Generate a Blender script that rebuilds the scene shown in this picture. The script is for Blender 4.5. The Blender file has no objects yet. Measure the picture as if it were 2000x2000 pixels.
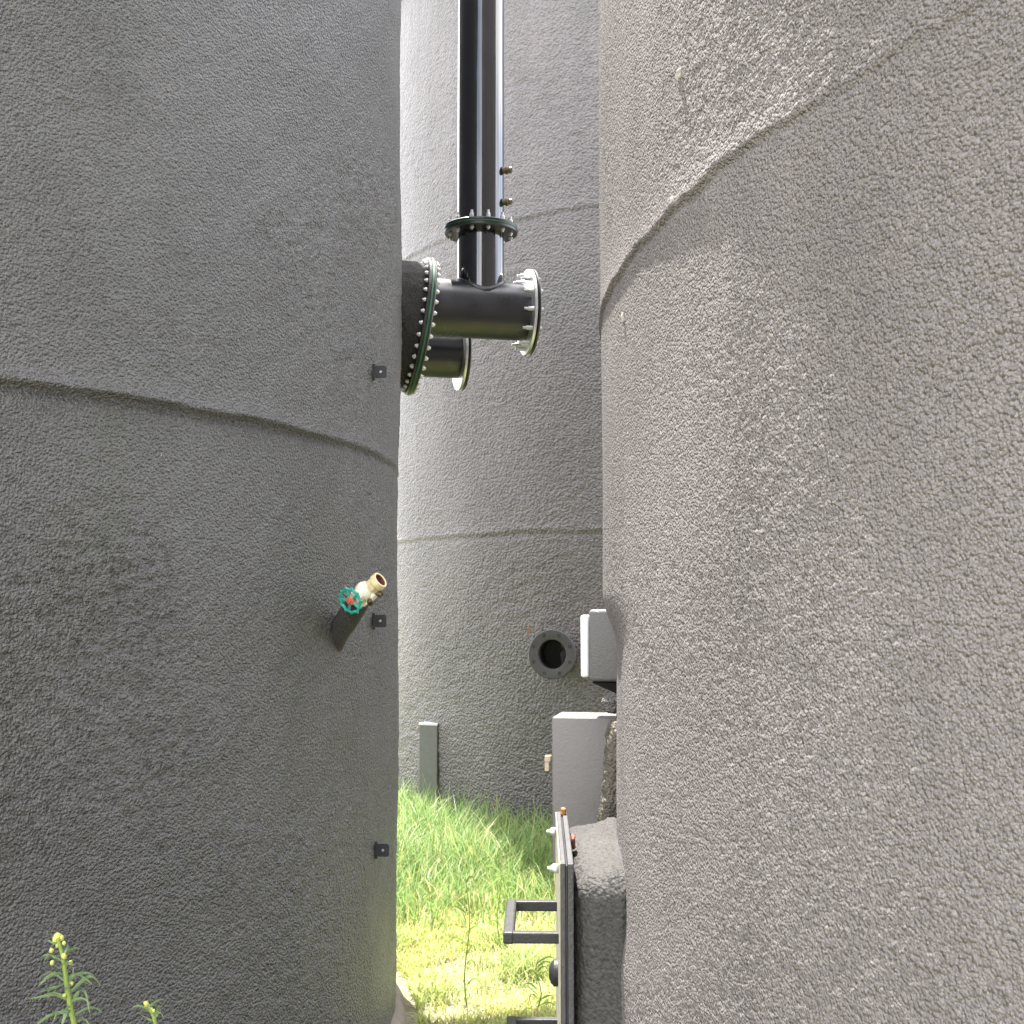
import bpy, bmesh, math, random
import numpy as np
from mathutils import Vector, Matrix, noise as mnoise
R_ = math.radians
random.seed(7)
rng = np.random.default_rng(7)
S = bpy.context.scene
COL = S.collection

# ------------------------------------------------------------------ camera, sky, sun, exposure
EYE = Vector((0, 0, 1.82))
FPX = 2475.0                       # focal length in photograph pixels (2000 wide)
PITCH = math.atan(195 / FPX)
cam_d = bpy.data.cameras.new("camera")
cam = bpy.data.objects.new("camera", cam_d)
COL.objects.link(cam)
cam.location = EYE
cam.rotation_euler = (R_(90) + PITCH, 0, 0)
cam_d.sensor_width = 36.0
cam_d.lens = 36.0 * FPX / 2000.0
cam_d.clip_start = 0.05
cam_d.clip_end = 3000
S.camera = cam
S.render.resolution_x = 1024
S.render.resolution_y = 1024

SUN_AZ = R_(-22)                   # from straight ahead (+y), negative = left
SUN_EL = R_(68)
world = bpy.data.worlds.new("World")
S.world = world
world.use_nodes = True
wn = world.node_tree.nodes
bg = wn["Background"]
sky = wn.new("ShaderNodeTexSky")
sky.sky_type = 'NISHITA'
sky.sun_disc = False
sky.sun_elevation = SUN_EL
sky.sun_rotation = SUN_AZ
sky.air_density = 1.0
sky.dust_density = 2.5
sky.ozone_density = 0.6
wl = world.node_tree.links
wtc = wn.new("ShaderNodeTexCoord")
wmap = wn.new("ShaderNodeMapping"); wmap.inputs['Scale'].default_value = (1.0, 1.0, 2.2)
wl.new(wtc.outputs['Generated'], wmap.inputs[0])
wnz = wn.new("ShaderNodeTexNoise"); wnz.inputs['Scale'].default_value = 2.6; wnz.inputs['Detail'].default_value = 7; wnz.inputs['Roughness'].default_value = 0.6
wl.new(wmap.outputs[0], wnz.inputs['Vector'])
wr = wn.new("ShaderNodeMapRange"); wr.inputs[1].default_value = 0.36; wr.inputs[2].default_value = 0.56; wr.inputs[3].default_value = 0.15; wr.inputs[4].default_value = 0.95
wl.new(wnz.outputs[0], wr.inputs[0])
wmix = wn.new("ShaderNodeMix"); wmix.data_type = 'RGBA'
wmix.inputs['B'].default_value = (9.0, 8.9, 9.0, 1)      # added cloud, bright as the haze, to make the unseen sky's light less blue
wl.new(wr.outputs[0], wmix.inputs['Factor']); wl.new(sky.outputs[0], wmix.inputs['A'])
wl.new(wmix.outputs['Result'], bg.inputs[0])
bg.inputs[1].default_value = 0.11

sun_d = bpy.data.lights.new("sun", 'SUN')
sun_d.energy = 3.9
sun_d.angle = R_(0.53)
sun_d.color = (1.0, 0.95, 0.87)
sun = bpy.data.objects.new("sun", sun_d)
COL.objects.link(sun)
sdir = Vector((math.sin(SUN_AZ) * math.cos(SUN_EL), math.cos(SUN_AZ) * math.cos(SUN_EL), math.sin(SUN_EL)))
sun.rotation_euler = sdir.to_track_quat('Z', 'Y').to_euler()
sun.location = (-6, 12, 25)

S.view_settings.view_transform = 'Standard'
S.view_settings.look = 'None'
S.view_settings.gamma = 1.0
S.view_settings.exposure = 2.6

# ------------------------------------------------------------------ helpers
def px(x, y, Y):
    """world point seen at photograph pixel (x, y) of 2000 at world depth Y"""
    u = (x - 1000) / FPX
    v = (1000 - y) / FPX
    cp, sp = math.cos(PITCH), math.sin(PITCH)
    d = Vector((u, cp - v * sp, sp + v * cp))
    return EYE + d * (Y / d.y)

def root_of(o):
    while o.parent:
        o = o.parent
    return o

def tag(o, label=None, cat=None, group=None, kind=None):
    if label: o['label'] = label
    if cat: o['category'] = cat
    if group: o['group'] = group
    if kind: o['kind'] = kind
    return o

def thing(name, loc, label, cat, group=None):
    o = bpy.data.objects.new(name, None)
    COL.objects.link(o)
    o.location = loc
    o.empty_display_size = 0.1
    return tag(o, label, cat, group)

def obj(name, bm, mat, parent=None, smooth=False, angle=None, origin=None):
    """link a bmesh given in world coordinates as one mesh object"""
    off = Vector((0, 0, 0))
    if parent: off = root_of(parent).location.copy()
    elif origin: off = Vector(origin)
    if off.length > 0:
        bmesh.ops.translate(bm, verts=bm.verts, vec=-off)
    bmesh.ops.recalc_face_normals(bm, faces=bm.faces)
    me = bpy.data.meshes.new(name)
    bm.to_mesh(me)
    bm.free()
    me.materials.append(mat)
    if smooth:
        for p in me.polygons: p.use_smooth = True
        if angle:
            me.set_sharp_from_angle(angle=R_(angle))
    o = bpy.data.objects.new(name, me)
    COL.objects.link(o)
    if parent: o.parent = parent
    elif origin: o.location = off
    return o

def frame(axis, hint=(0, 0, 1)):
    z = Vector(axis).normalized()
    h = Vector(hint)
    if abs(z.dot(h.normalized())) > 0.98: h = Vector((1, 0, 0))
    x = h.cross(z).normalized()
    y = z.cross(x)
    return x, y, z

def mat_of(x, y, z, o):
    return Matrix(((x.x, y.x, z.x, o.x), (x.y, y.y, z.y, o.y), (x.z, y.z, z.z, o.z), (0, 0, 0, 1)))

def lathe(bm, o, axis, prof, seg=48, jitter=None, closed=False):
    """prof: list of (radius, distance along axis); radius 0 closes the end"""
    x, y, z = frame(axis)
    o = Vector(o)
    rings = []
    for r, h in prof:
        if r <= 1e-6:
            rings.append([bm.verts.new(o + z * h)])
        else:
            ring = []
            for i in range(seg):
                a = 2 * math.pi * i / seg
                rr = r
                p = o + z * h + (x * math.cos(a) + y * math.sin(a)) * rr
                if jitter: p = jitter(p, (x * math.cos(a) + y * math.sin(a)))
                ring.append(bm.verts.new(p))
            rings.append(ring)
    pairs = list(zip(rings, rings[1:]))
    if closed: pairs.append((rings[-1], rings[0]))
    for a, b in pairs:
        if len(a) == 1 and len(b) == 1: continue
        for i in range(seg):
            j = (i + 1) % seg
            if len(a) == 1: bm.faces.new((a[0], b[i], b[j]))
            elif len(b) == 1: bm.faces.new((a[i], b[0], a[j]))
            else: bm.faces.new((a[i], b[i], b[j], a[j]))
    return bm

def rod(bm, p0, p1, r, seg=20, bev=0.0, r1=None):
    p0, p1 = Vector(p0), Vector(p1)
    L = (p1 - p0).length
    r1 = r if r1 is None else r1
    if bev > 0:
        prof = [(0, 0), (r - bev, 0), (r, bev), (r1, L - bev), (r1 - bev, L), (0, L)]
    else:
        prof = [(0, 0), (r, 0), (r1, L), (0, L)]
    return lathe(bm, p0, p1 - p0, prof, seg)

def obox(bm, c, ax, ay, az, hx, hy, hz, bev=0.0, seg=2):
    ax, ay, az = Vector(ax).normalized(), Vector(ay).normalized(), Vector(az).normalized()
    g = bmesh.ops.create_cube(bm, size=2.0)
    vs = g['verts']
    if bev > 0:
        for v in vs: v.co = Vector((v.co.x * hx, v.co.y * hy, v.co.z * hz))
        es = list({e for v in vs for e in v.link_edges})
        r = bmesh.ops.bevel(bm, geom=es, offset=bev, segments=seg, profile=0.5, affect='EDGES')
        vs = list({v for f in r['faces'] for v in f.verts} | {v for v in vs if v.is_valid})
    else:
        for v in vs: v.co = Vector((v.co.x * hx, v.co.y * hy, v.co.z * hz))
    c = Vector(c)
    for v in vs:
        v.co = c + ax * v.co.x + ay * v.co.y + az * v.co.z
    return vs

def foam_box(bm, c, ax, ay, az, hx, hy, hz, rad, amp, scale, cuts=40):
    """a box with rounded, lumpy sprayed surface"""
    ax, ay, az = Vector(ax).normalized(), Vector(ay).normalized(), Vector(az).normalized()
    g = bmesh.ops.create_cube(bm, size=2.0)
    bmesh.ops.subdivide_edges(bm, edges=bm.edges[:], cuts=cuts, use_grid_fill=True)
    c = Vector(c)
    for v in bm.verts:
        p = Vector((v.co.x * hx, v.co.y * hy, v.co.z * hz))
        q = Vector((max(-hx + rad, min(hx - rad, p.x)), max(-hy + rad, min(hy - rad, p.y)), max(-hz + rad, min(hz - rad, p.z))))
        d = p - q
        if d.length > 1e-6: p = q + d.normalized() * rad
        n = d.normalized() if d.length > 1e-6 else Vector((0, 0, 1))
        w = c + ax * p.x + ay * p.y + az * p.z
        nn = ax * n.x + ay * n.y + az * n.z
        k = mnoise.fractal(w * scale, 0.6, 2.0, 3) * amp + mnoise.noise(w * 7.0) * amp * 1.2
        v.co = w + nn * k
    return bm

# ------------------------------------------------------------------ materials
def new_mat(name):
    m = bpy.data.materials.new(name)
    m.use_nodes = True
    return m, m.node_tree.nodes, m.node_tree.links, m.node_tree.nodes["Principled BSDF"]

def simple(name, col, rough=0.5, metal=0.0, spec=0.5, var=0.12, scale=30.0, bump=0.0, bscale=120.0, coat=0.0, dist=0.002):
    m, n, l, p = new_mat(name)
    tc = n.new("ShaderNodeTexCoord")
    nz = n.new("ShaderNodeTexNoise")
    nz.inputs['Scale'].default_value = scale
    nz.inputs['Detail'].default_value = 5
    l.new(tc.outputs['Object'], nz.inputs['Vector'])
    rmp = n.new("ShaderNodeMapRange")
    rmp.inputs[1].default_value = 0.3; rmp.inputs[2].default_value = 0.7
    rmp.inputs[3].default_value = 1 - var; rmp.inputs[4].default_value = 1 + var
    l.new(nz.outputs[0], rmp.inputs[0])
    mx = n.new("ShaderNodeVectorMath"); mx.operation = 'SCALE'
    mx.inputs[0].default_value = col
    l.new(rmp.outputs[0], mx.inputs['Scale'])
    l.new(mx.outputs[0], p.inputs['Base Color'])
    p.inputs['Metallic'].default_value = metal
    p.inputs['Specular IOR Level'].default_value = spec
    p.inputs['Coat Weight'].default_value = coat
    r2 = n.new("ShaderNodeMapRange")
    r2.inputs[1].default_value = 0.3; r2.inputs[2].default_value = 0.7
    r2.inputs[3].default_value = max(0.02, rough - 0.08); r2.inputs[4].default_value = min(1, rough + 0.08)
    l.new(nz.outputs[0], r2.inputs[0])
    l.new(r2.outputs[0], p.inputs['Roughness'])
    if bump > 0:
        n2 = n.new("ShaderNodeTexNoise")
        n2.inputs['Scale'].default_value = bscale
        n2.inputs['Detail'].default_value = 3
        l.new(tc.outputs['Object'], n2.inputs['Vector'])
        b = n.new("ShaderNodeBump")
        b.inputs['Strength'].default_value = bump
        b.inputs['Distance'].default_value = dist
        l.new(n2.outputs[0], b.inputs['Height'])
        l.new(b.outputs[0], p.inputs['Normal'])
    return m

def foam_mat(name, col, grain, strength, dist, rough=0.62, spec=0.4, tint=(1.03, 1.0, 0.96), stain=(0.055, 0.06, 0.045), stain_amt=0.25, mott=0.14, pebble=False, squash=(1, 1, 1)):
    m, n, l, p = new_mat(name)
    tc = n.new("ShaderNodeTexCoord")
    mp = n.new("ShaderNodeMapping")
    mp.inputs['Scale'].default_value = squash
    l.new(tc.outputs['Object'], mp.inputs[0])
    # colour: broad mottling, fine speckle, a few stains
    nb = n.new("ShaderNodeTexNoise"); nb.inputs['Scale'].default_value = 1.6; nb.inputs['Detail'].default_value = 6
    nf = n.new("ShaderNodeTexNoise"); nf.inputs['Scale'].default_value = grain * 0.9; nf.inputs['Detail'].default_value = 2
    l.new(tc.outputs['Object'], nb.inputs['Vector']); l.new(tc.outputs['Object'], nf.inputs['Vector'])
    mr = n.new("ShaderNodeMapRange")
    mr.inputs[1].default_value = 0.3; mr.inputs[2].default_value = 0.7; mr.inputs[3].default_value = 1 - mott; mr.inputs[4].default_value = 1 + mott
    l.new(nb.outputs[0], mr.inputs[0])
    mr2 = n.new("ShaderNodeMapRange")
    mr2.inputs[1].default_value = 0.3; mr2.inputs[2].default_value = 0.7; mr2.inputs[3].default_value = 0.76; mr2.inputs[4].default_value = 1.24
    l.new(nf.outputs[0], mr2.inputs[0])
    mul = n.new("ShaderNodeMath"); mul.operation = 'MULTIPLY'
    l.new(mr.outputs[0], mul.inputs[0]); l.new(mr2.outputs[0], mul.inputs[1])
    nv = n.new("ShaderNodeTexNoise"); nv.inputs['Scale'].default_value = 1.0; nv.inputs['Detail'].default_value = 5
    mv = n.new("ShaderNodeMapping"); mv.inputs['Scale'].default_value = (9.0, 9.0, 0.7)
    l.new(tc.outputs['Object'], mv.inputs[0]); l.new(mv.outputs[0], nv.inputs['Vector'])
    mr3 = n.new("ShaderNodeMapRange")
    mr3.inputs[1].default_value = 0.35; mr3.inputs[2].default_value = 0.65; mr3.inputs[3].default_value = 0.945; mr3.inputs[4].default_value = 1.05
    l.new(nv.outputs[0], mr3.inputs[0])
    mul0 = mul
    mul = n.new("ShaderNodeMath"); mul.operation = 'MULTIPLY'
    l.new(mul0.outputs[0], mul.inputs[0]); l.new(mr3.outputs[0], mul.inputs[1])
    base = n.new("ShaderNodeMix"); base.data_type = 'RGBA'
    base.inputs['A'].default_value = (*col, 1)
    base.inputs['B'].default_value = (col[0] * tint[0], col[1] * tint[1], col[2] * tint[2], 1)
    nc = n.new("ShaderNodeTexNoise"); nc.inputs['Scale'].default_value = 18.0; nc.inputs['Detail'].default_value = 3
    l.new(tc.outputs['Object'], nc.inputs['Vector']); l.new(nc.outputs[0], base.inputs['Factor'])
    ns = n.new("ShaderNodeTexNoise"); ns.inputs['Scale'].default_value = 0.9; ns.inputs['Detail'].default_value = 8; ns.inputs['Roughness'].default_value = 0.65
    mps = n.new("ShaderNodeMapping"); mps.inputs['Scale'].default_value = (2.2, 2.2, 0.8); mps.inputs['Location'].default_value = (3.1, 1.7, 0.4)
    l.new(tc.outputs['Object'], mps.inputs[0]); l.new(mps.outputs[0], ns.inputs['Vector'])
    sr = n.new("ShaderNodeMapRange"); sr.inputs[1].default_value = 0.52; sr.inputs[2].default_value = 0.72; sr.inputs[3].default_value = 0; sr.inputs[4].default_value = stain_amt
    l.new(ns.outputs[0], sr.inputs[0])
    st = n.new("ShaderNodeMix"); st.data_type = 'RGBA'
    l.new(sr.outputs[0], st.inputs['Factor'])
    l.new(base.outputs['Result'], st.inputs['A']); st.inputs['B'].default_value = (*stain, 1)
    sc = n.new("ShaderNodeVectorMath"); sc.operation = 'SCALE'
    l.new(st.outputs['Result'], sc.inputs[0]); l.new(mul.outputs[0], sc.inputs['Scale'])
    l.new(sc.outputs[0], p.inputs['Base Color'])
    p.inputs['Roughness'].default_value = rough
    p.inputs['Specular IOR Level'].default_value = spec
    # fine pebbly bump
    v1 = n.new("ShaderNodeTexVoronoi"); v1.feature = 'F1'; v1.inputs['Scale'].default_value = grain
    nz = n.new("ShaderNodeTexNoise"); nz.inputs['Scale'].default_value = grain * 1.7; nz.inputs['Detail'].default_value = 2
    l.new(mp.outputs[0], v1.inputs['Vector']); l.new(mp.outputs[0], nz.inputs['Vector'])
    sub = n.new("ShaderNodeMath"); sub.operation = 'SUBTRACT'
    if pebble:            # rounded grains of two sizes instead of a wormy noise
        v2 = n.new("ShaderNodeTexVoronoi"); v2.feature = 'F1'; v2.inputs['Scale'].default_value = grain * 0.6
        l.new(mp.outputs[0], v2.inputs['Vector'])
        ad = n.new("ShaderNodeMath"); ad.operation = 'MULTIPLY_ADD'
        l.new(v2.outputs[0], ad.inputs[0]); ad.inputs[1].default_value = 0.8; l.new(v1.outputs[0], ad.inputs[2])
        nz.inputs['Scale'].default_value = grain * 0.4
        l.new(nz.outputs[0], sub.inputs[0]); l.new(ad.outputs[0], sub.inputs[1])
    else:
        l.new(nz.outputs[0], sub.inputs[0]); l.new(v1.outputs[0], sub.inputs[1])
    b = n.new("ShaderNodeBump"); b.inputs['Strength'].default_value = strength; b.inputs['Distance'].default_value = dist
    l.new(sub.outputs[0], b.inputs['Height']); l.new(b.outputs[0], p.inputs['Normal'])
    return m

M = {}
M['foam_l'] = foam_mat("charcoal_foam", (0.068, 0.067, 0.070), 105, 1.0, 0.010, rough=0.40, spec=0.75, stain=(0.050, 0.054, 0.036), stain_amt=0.6, mott=0.16)
M['foam_r'] = foam_mat("weathered_foam", (0.149, 0.138, 0.139), 235, 1.0, 0.0052, rough=0.85, spec=0.15, stain=(0.112, 0.102, 0.092), pebble=True)
M['foam_b'] = foam_mat("grey_foam", (0.106, 0.096, 0.097), 46, 0.6, 0.016, rough=0.42, spec=0.6)
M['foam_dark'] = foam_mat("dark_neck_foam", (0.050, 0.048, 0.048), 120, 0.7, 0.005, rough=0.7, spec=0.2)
M['foam_old'] = foam_mat("bare_foam", (0.098, 0.090, 0.074), 140, 0.8, 0.006, tint=(1.1, 1.0, 0.85))
M['roof'] = simple("roof_coating", (0.13, 0.13, 0.13), 0.7, bump=0.4, bscale=40)
M['black'] = simple("black_gloss_paint", (0.007, 0.008, 0.013), 0.13, spec=0.7, var=0.2, scale=8, coat=1.0, bump=0.05, bscale=60)
M['black_satin'] = simple("black_satin_paint", (0.007, 0.008, 0.013), 0.32, spec=0.7, var=0.2, scale=8, bump=0.06, bscale=60)
M['black_flange'] = simple("black_flange_paint", (0.016, 0.017, 0.018), 0.35, bump=0.1)
M['green_edge'] = simple("green_gasket", (0.02, 0.11, 0.055), 0.5, var=0.3)
M['zinc'] = simple("galvanised_steel", (0.60, 0.61, 0.62), 0.38, metal=0.85, var=0.12, scale=60)
M['brass'] = simple("dull_brass", (0.13, 0.105, 0.07), 0.42, metal=0.6, var=0.25, scale=90)
M['valve_white'] = simple("cream_valve_paint", (0.72, 0.70, 0.56), 0.4, var=0.08, bump=0.15)
M['valve_cream'] = simple("yellowed_brass_paint", (0.66, 0.56, 0.32), 0.42, var=0.15, bump=0.15)
M['teal'] = simple("teal_handwheel_paint", (0.02, 0.33, 0.26), 0.35, var=0.2)
M['red'] = simple("red_hub_paint", (0.55, 0.13, 0.09), 0.5, var=0.3, scale=120)
M['rust'] = simple("rust", (0.12, 0.035, 0.02), 0.8, var=0.4, scale=150, bump=0.4)
M['orange'] = simple("orange_rust", (0.22, 0.09, 0.02), 0.8, var=0.3, scale=150, bump=0.3)
M['tab'] = simple("black_tab_steel", (0.022, 0.023, 0.027), 0.45, var=0.2, bump=0.1)
M['nozzle'] = simple("grey_nozzle_paint", (0.066, 0.064, 0.066), 0.5, var=0.12, bump=0.25, bscale=70)
M['shadow_wedge'] = simple("shadow_wedge_black", (0.008, 0.0075, 0.007), 0.9, spec=0.1)  # black that stands in for the shade under the junction box
M['bore'] = simple("dark_pipe_bore", (0.003, 0.003, 0.004), 0.7)
M['cab'] = simple("grey_cabinet_paint", (0.125, 0.116, 0.114), 0.45, var=0.06, bump=0.35, bscale=160, dist=0.003)
M['lid'] = simple("white_lid_plastic", (0.74, 0.77, 0.80), 0.4, var=0.04)
M['box'] = simple("grey_box_paint", (0.088, 0.083, 0.083), 0.55, var=0.1, bump=0.7, bscale=190, dist=0.003)
M['latch'] = simple("tan_latch", (0.36, 0.29, 0.20), 0.55, var=0.2, scale=120)
M['hatch'] = simple("hatch_coating", (0.045, 0.044, 0.046), 0.65, var=0.2, bump=0.7, bscale=130, dist=0.004)
M['hatch_face'] = simple("hatch_face_cream", (0.27, 0.26, 0.20), 0.5, var=0.12)
M['handle'] = simple("black_handle_coating", (0.012, 0.012, 0.013), 0.6, var=0.2, bump=0.6, bscale=200)
M['post'] = simple("grey_post_paint", (0.17, 0.17, 0.172), 0.45, var=0.08)
M['concrete'] = simple("concrete", (0.17, 0.145, 0.12), 0.85, var=0.2, scale=12, bump=0.5, bscale=60)
M['fleck'] = simple("pale_foam_fleck", (0.27, 0.25, 0.22), 0.8, var=0.2)
M['leaf_litter'] = simple("dry_leaf", (0.22, 0.11, 0.06), 0.8, var=0.2)

def plant_mat(name, trans=0.4, attr="tone", col=None, rough=0.5):
    m, n, l, p = new_mat(name)
    if col is None:
        a = n.new("ShaderNodeAttribute"); a.attribute_name = attr
        src = a.outputs['Color']
    else:
        tc = n.new("ShaderNodeTexCoord"); nz = n.new("ShaderNodeTexNoise"); nz.inputs['Scale'].default_value = 60
        l.new(tc.outputs['Object'], nz.inputs['Vector'])
        mx = n.new("ShaderNodeMix"); mx.data_type = 'RGBA'
        mx.inputs['A'].default_value = (col[0] * 0.75, col[1] * 0.75, col[2] * 0.75, 1)
        mx.inputs['B'].default_value = (col[0] * 1.25, col[1] * 1.25, col[2] * 1.25, 1)
        l.new(nz.outputs[0], mx.inputs['Factor'])
        src = mx.outputs['Result']
    l.new(src, p.inputs['Base Color'])
    p.inputs['Roughness'].default_value = rough
    p.inputs['Specular IOR Level'].default_value = 0.35
    t = n.new("ShaderNodeBsdfTranslucent"); l.new(src, t.inputs['Color'])
    ms = n.new("ShaderNodeMixShader"); ms.inputs[0].default_value = trans
    out = n["Material Output"]
    l.new(p.outputs[0], ms.inputs[1]); l.new(t.outputs[0], ms.inputs[2]); l.new(ms.outputs[0], out.inputs['Surface'])
    return m
M['grass'] = plant_mat("grass_blades", 0.42)
M['weed_leaf'] = plant_mat("weed_leaf", 0.35, col=(0.19, 0.27, 0.13))
M['weed_stem'] = plant_mat("weed_stem", 0.15, col=(0.20, 0.27, 0.06))
M['weed_bud'] = plant_mat("weed_bud", 0.2, col=(0.48, 0.50, 0.13))
M['thin_plant'] = plant_mat("thin_plant_leaf", 0.4, col=(0.20, 0.30, 0.08))

# ------------------------------------------------------------------ numpy noise
_T = rng.random((512, 512)) * 2 * np.pi
_GX, _GY = np.cos(_T), np.sin(_T)
_JX, _JY = rng.random((512, 512)), rng.random((512, 512))
def gnoise(x, y, seed=0):
    x = x + seed * 17.31; y = y + seed * 9.77
    xi = np.floor(x).astype(int); yi = np.floor(y).astype(int)
    fx = x - xi; fy = y - yi
    u = fx * fx * fx * (fx * (fx * 6 - 15) + 10); v = fy * fy * fy * (fy * (fy * 6 - 15) + 10)
    def g(i, j, dx, dy):
        a = (xi + i) & 511; b = (yi + j) & 511
        return _GX[a, b] * dx + _GY[a, b] * dy
    n00 = g(0, 0, fx, fy); n10 = g(1, 0, fx - 1, fy); n01 = g(0, 1, fx, fy - 1); n11 = g(1, 1, fx - 1, fy - 1)
    return (n00 * (1 - u) + n10 * u) * (1 - v) + (n01 * (1 - u) + n11 * u) * v * 1.0
def fbm(x, y, oct=3, seed=0):
    s = 0; a = 1; t = 0
    for k in range(oct):
        s = s + a * gnoise(x * 2 ** k, y * 2 ** k, seed + k * 3); t += a; a *= 0.55
    return s / t
def lumps(x, y, seed=0):
    x = x + seed * 31.7; y = y + seed * 13.3
    xi = np.floor(x).astype(int); yi = np.floor(y).astype(int)
    best = np.full(x.shape, 9.0)
    for i in (-1, 0, 1):
        for j in (-1, 0, 1):
            a = (xi + i) & 511; b = (yi + j) & 511
            d = (xi + i + _JX[a, b] - x) ** 2 + (yi + j + _JY[a, b] - y) ** 2
            best = np.minimum(best, d)
    return 1.0 - np.clip(best * 1.3, 0, 1)          # rounded bumps

def smooth(e0, e1, x):
    t = np.clip((x - e0) / (e1 - e0), 0, 1)
    return t * t * (3 - 2 * t)

# ------------------------------------------------------------------ ground and grass
TR = 3.05
LC = (-3.568, 5.600)
RC = (3.240, 2.546)
BC = (12.6 * math.sin(R_(8.25)), 12.6 * math.cos(R_(8.25)))
LH, RH, BH = 5.6, 7.3, 7.6

def ground():
    bm = bmesh.new()
    n = 60
    ext = [-400, -120, -40, -20] + list(np.linspace(-12, 12, n)) + [20, 40, 120, 400]
    exty = [-400, -120, -40, -15] + list(np.linspace(-8, 20, n)) + [30, 50, 120, 400]
    vs = [[bm.verts.new((a, b, 0.025 * mnoise.noise(Vector((a * 0.7, b * 0.7, 0))) if abs(a) < 15 and abs(b) < 25 else 0.0)) for b in exty] for a in ext]
    for i in range(len(ext) - 1):
        for j in range(len(exty) - 1):
            bm.faces.new((vs[i][j], vs[i + 1][j], vs[i + 1][j + 1], vs[i][j + 1]))
    m, nn, l, p = new_mat("ground_turf")
    tc = nn.new("ShaderNodeTexCoord")
    a = nn.new("ShaderNodeTexNoise"); a.inputs['Scale'].default_value = 1.7; a.inputs['Detail'].default_value = 8; a.inputs['Roughness'].default_value = 0.7
    b = nn.new("ShaderNodeTexNoise"); b.inputs['Scale'].default_value = 45; b.inputs['Detail'].default_value = 4
    l.new(tc.outputs['Object'], a.inputs['Vector']); l.new(tc.outputs['Object'], b.inputs['Vector'])
    r = nn.new("ShaderNodeValToRGB")
    r.color_ramp.elements[0].position = 0.36; r.color_ramp.elements[0].color = (0.20, 0.175, 0.135, 1)
    r.color_ramp.elements[1].position = 0.60; r.color_ramp.elements[1].color = (0.19, 0.195, 0.095, 1)
    l.new(a.outputs[0], r.inputs[0])
    mx = nn.new("ShaderNodeMix"); mx.data_type = 'RGBA'; mx.blend_type = 'MULTIPLY'; mx.inputs['Factor'].default_value = 0.7
    l.new(r.outputs[0], mx.inputs['A']); l.new(b.outputs['Color'], mx.inputs['B'])
    mr = nn.new("ShaderNodeMapRange"); mr.inputs[1].default_value = .3; mr.inputs[2].default_value = .7; mr.inputs[3].default_value = .7; mr.inputs[4].default_value = 1.2
    l.new(b.outputs[0], mr.inputs[0]); l.new(mr.outputs[0], mx.inputs['B'])
    l.new(mx.outputs['Result'], p.inputs['Base Color'])
    p.inputs['Roughness'].default_value = 0.95
    bp = nn.new("ShaderNodeBump"); bp.inputs['Strength'].default_value = 0.8; bp.inputs['Distance'].default_value = 0.03
    l.new(b.outputs[0], bp.inputs['Height']); l.new(bp.outputs[0], p.inputs['Normal'])
    o = obj("ground", bm, m, smooth=True)
    o['kind'] = 'structure'
    return o
ground()

def blades(name, pts, hs, ws, lean, cols, segs=4, dirs=None, droop=0.5):
    """many grass blades as one mesh; pts (N,3)"""
    N = len(pts)
    ang = rng.random(N) * 2 * np.pi if dirs is None else dirs
    face = ang + np.pi / 2 + rng.normal(0, 0.5, N)
    V = np.zeros((N, segs * 2 + 1, 3))
    for k in range(segs + 1):
        t = k / segs
        bend = lean * (t ** 1.8)
        cx = pts[:, 0] + np.cos(ang) * hs * bend
        cy = pts[:, 1] + np.sin(ang) * hs * bend
        cz = pts[:, 2] + hs * (t - droop * lean * t ** 3 * 0.6)
        w = ws * (1 - t ** 1.6) * 0.5
        if k < segs:
            V[:, 2 * k, 0] = cx - np.cos(face) * w; V[:, 2 * k, 1] = cy - np.sin(face) * w; V[:, 2 * k, 2] = cz
            V[:, 2 * k + 1, 0] = cx + np.cos(face) * w; V[:, 2 * k + 1, 1] = cy + np.sin(face) * w; V[:, 2 * k + 1, 2] = cz
        else:
            V[:, 2 * k, 0] = cx; V[:, 2 * k, 1] = cy; V[:, 2 * k, 2] = cz
    nv = segs * 2 + 1
    base = np.arange(N)[:, None] * nv
    quads = np.concatenate([base + np.array([2 * k, 2 * k + 1, 2 * k + 3, 2 * k + 2])[None] for k in range(segs - 1)], axis=1).reshape(-1, 4)
    tris = base + np.array([2 * segs - 2, 2 * segs - 1, 2 * segs])[None]
    me = bpy.data.meshes.new(name)
    nq, nt = len(quads), len(tris)
    me.vertices.add(N * nv); me.vertices.foreach_set("co", V.reshape(-1))
    me.loops.add(nq * 4 + nt * 3)
    me.loops.foreach_set("vertex_index", np.concatenate([quads.reshape(-1), tris.reshape(-1)]).astype(np.int32))
    me.polygons.add(nq + nt)
    ls = np.concatenate([np.arange(nq) * 4, nq * 4 + np.arange(nt) * 3]).astype(np.int32)
    me.polygons.foreach_set("loop_start", ls)
    me.polygons.foreach_set("use_smooth", np.ones(nq + nt, dtype=bool))
    me.update(calc_edges=True)
    me.validate()
    at = me.color_attributes.new("tone", 'FLOAT_COLOR', 'POINT')
    c = np.ones((N, nv, 4)); c[:, :, :3] = cols[:, None, :]
    at.data.foreach_set("color", c.reshape(-1))
    me.materials.append(M['grass'])
    o = bpy.data.objects.new(name, me)
    COL.objects.link(o)
    return o

def clear_of_tanks(p, m=0.06):
    ok = np.ones(len(p), bool)
    for c, mm in ((LC, m + .08), (RC, m), (BC, m)):
        ok &= np.hypot(p[:, 0] - c[0], p[:, 1] - c[1]) > TR + mm
    return p[ok]

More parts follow.
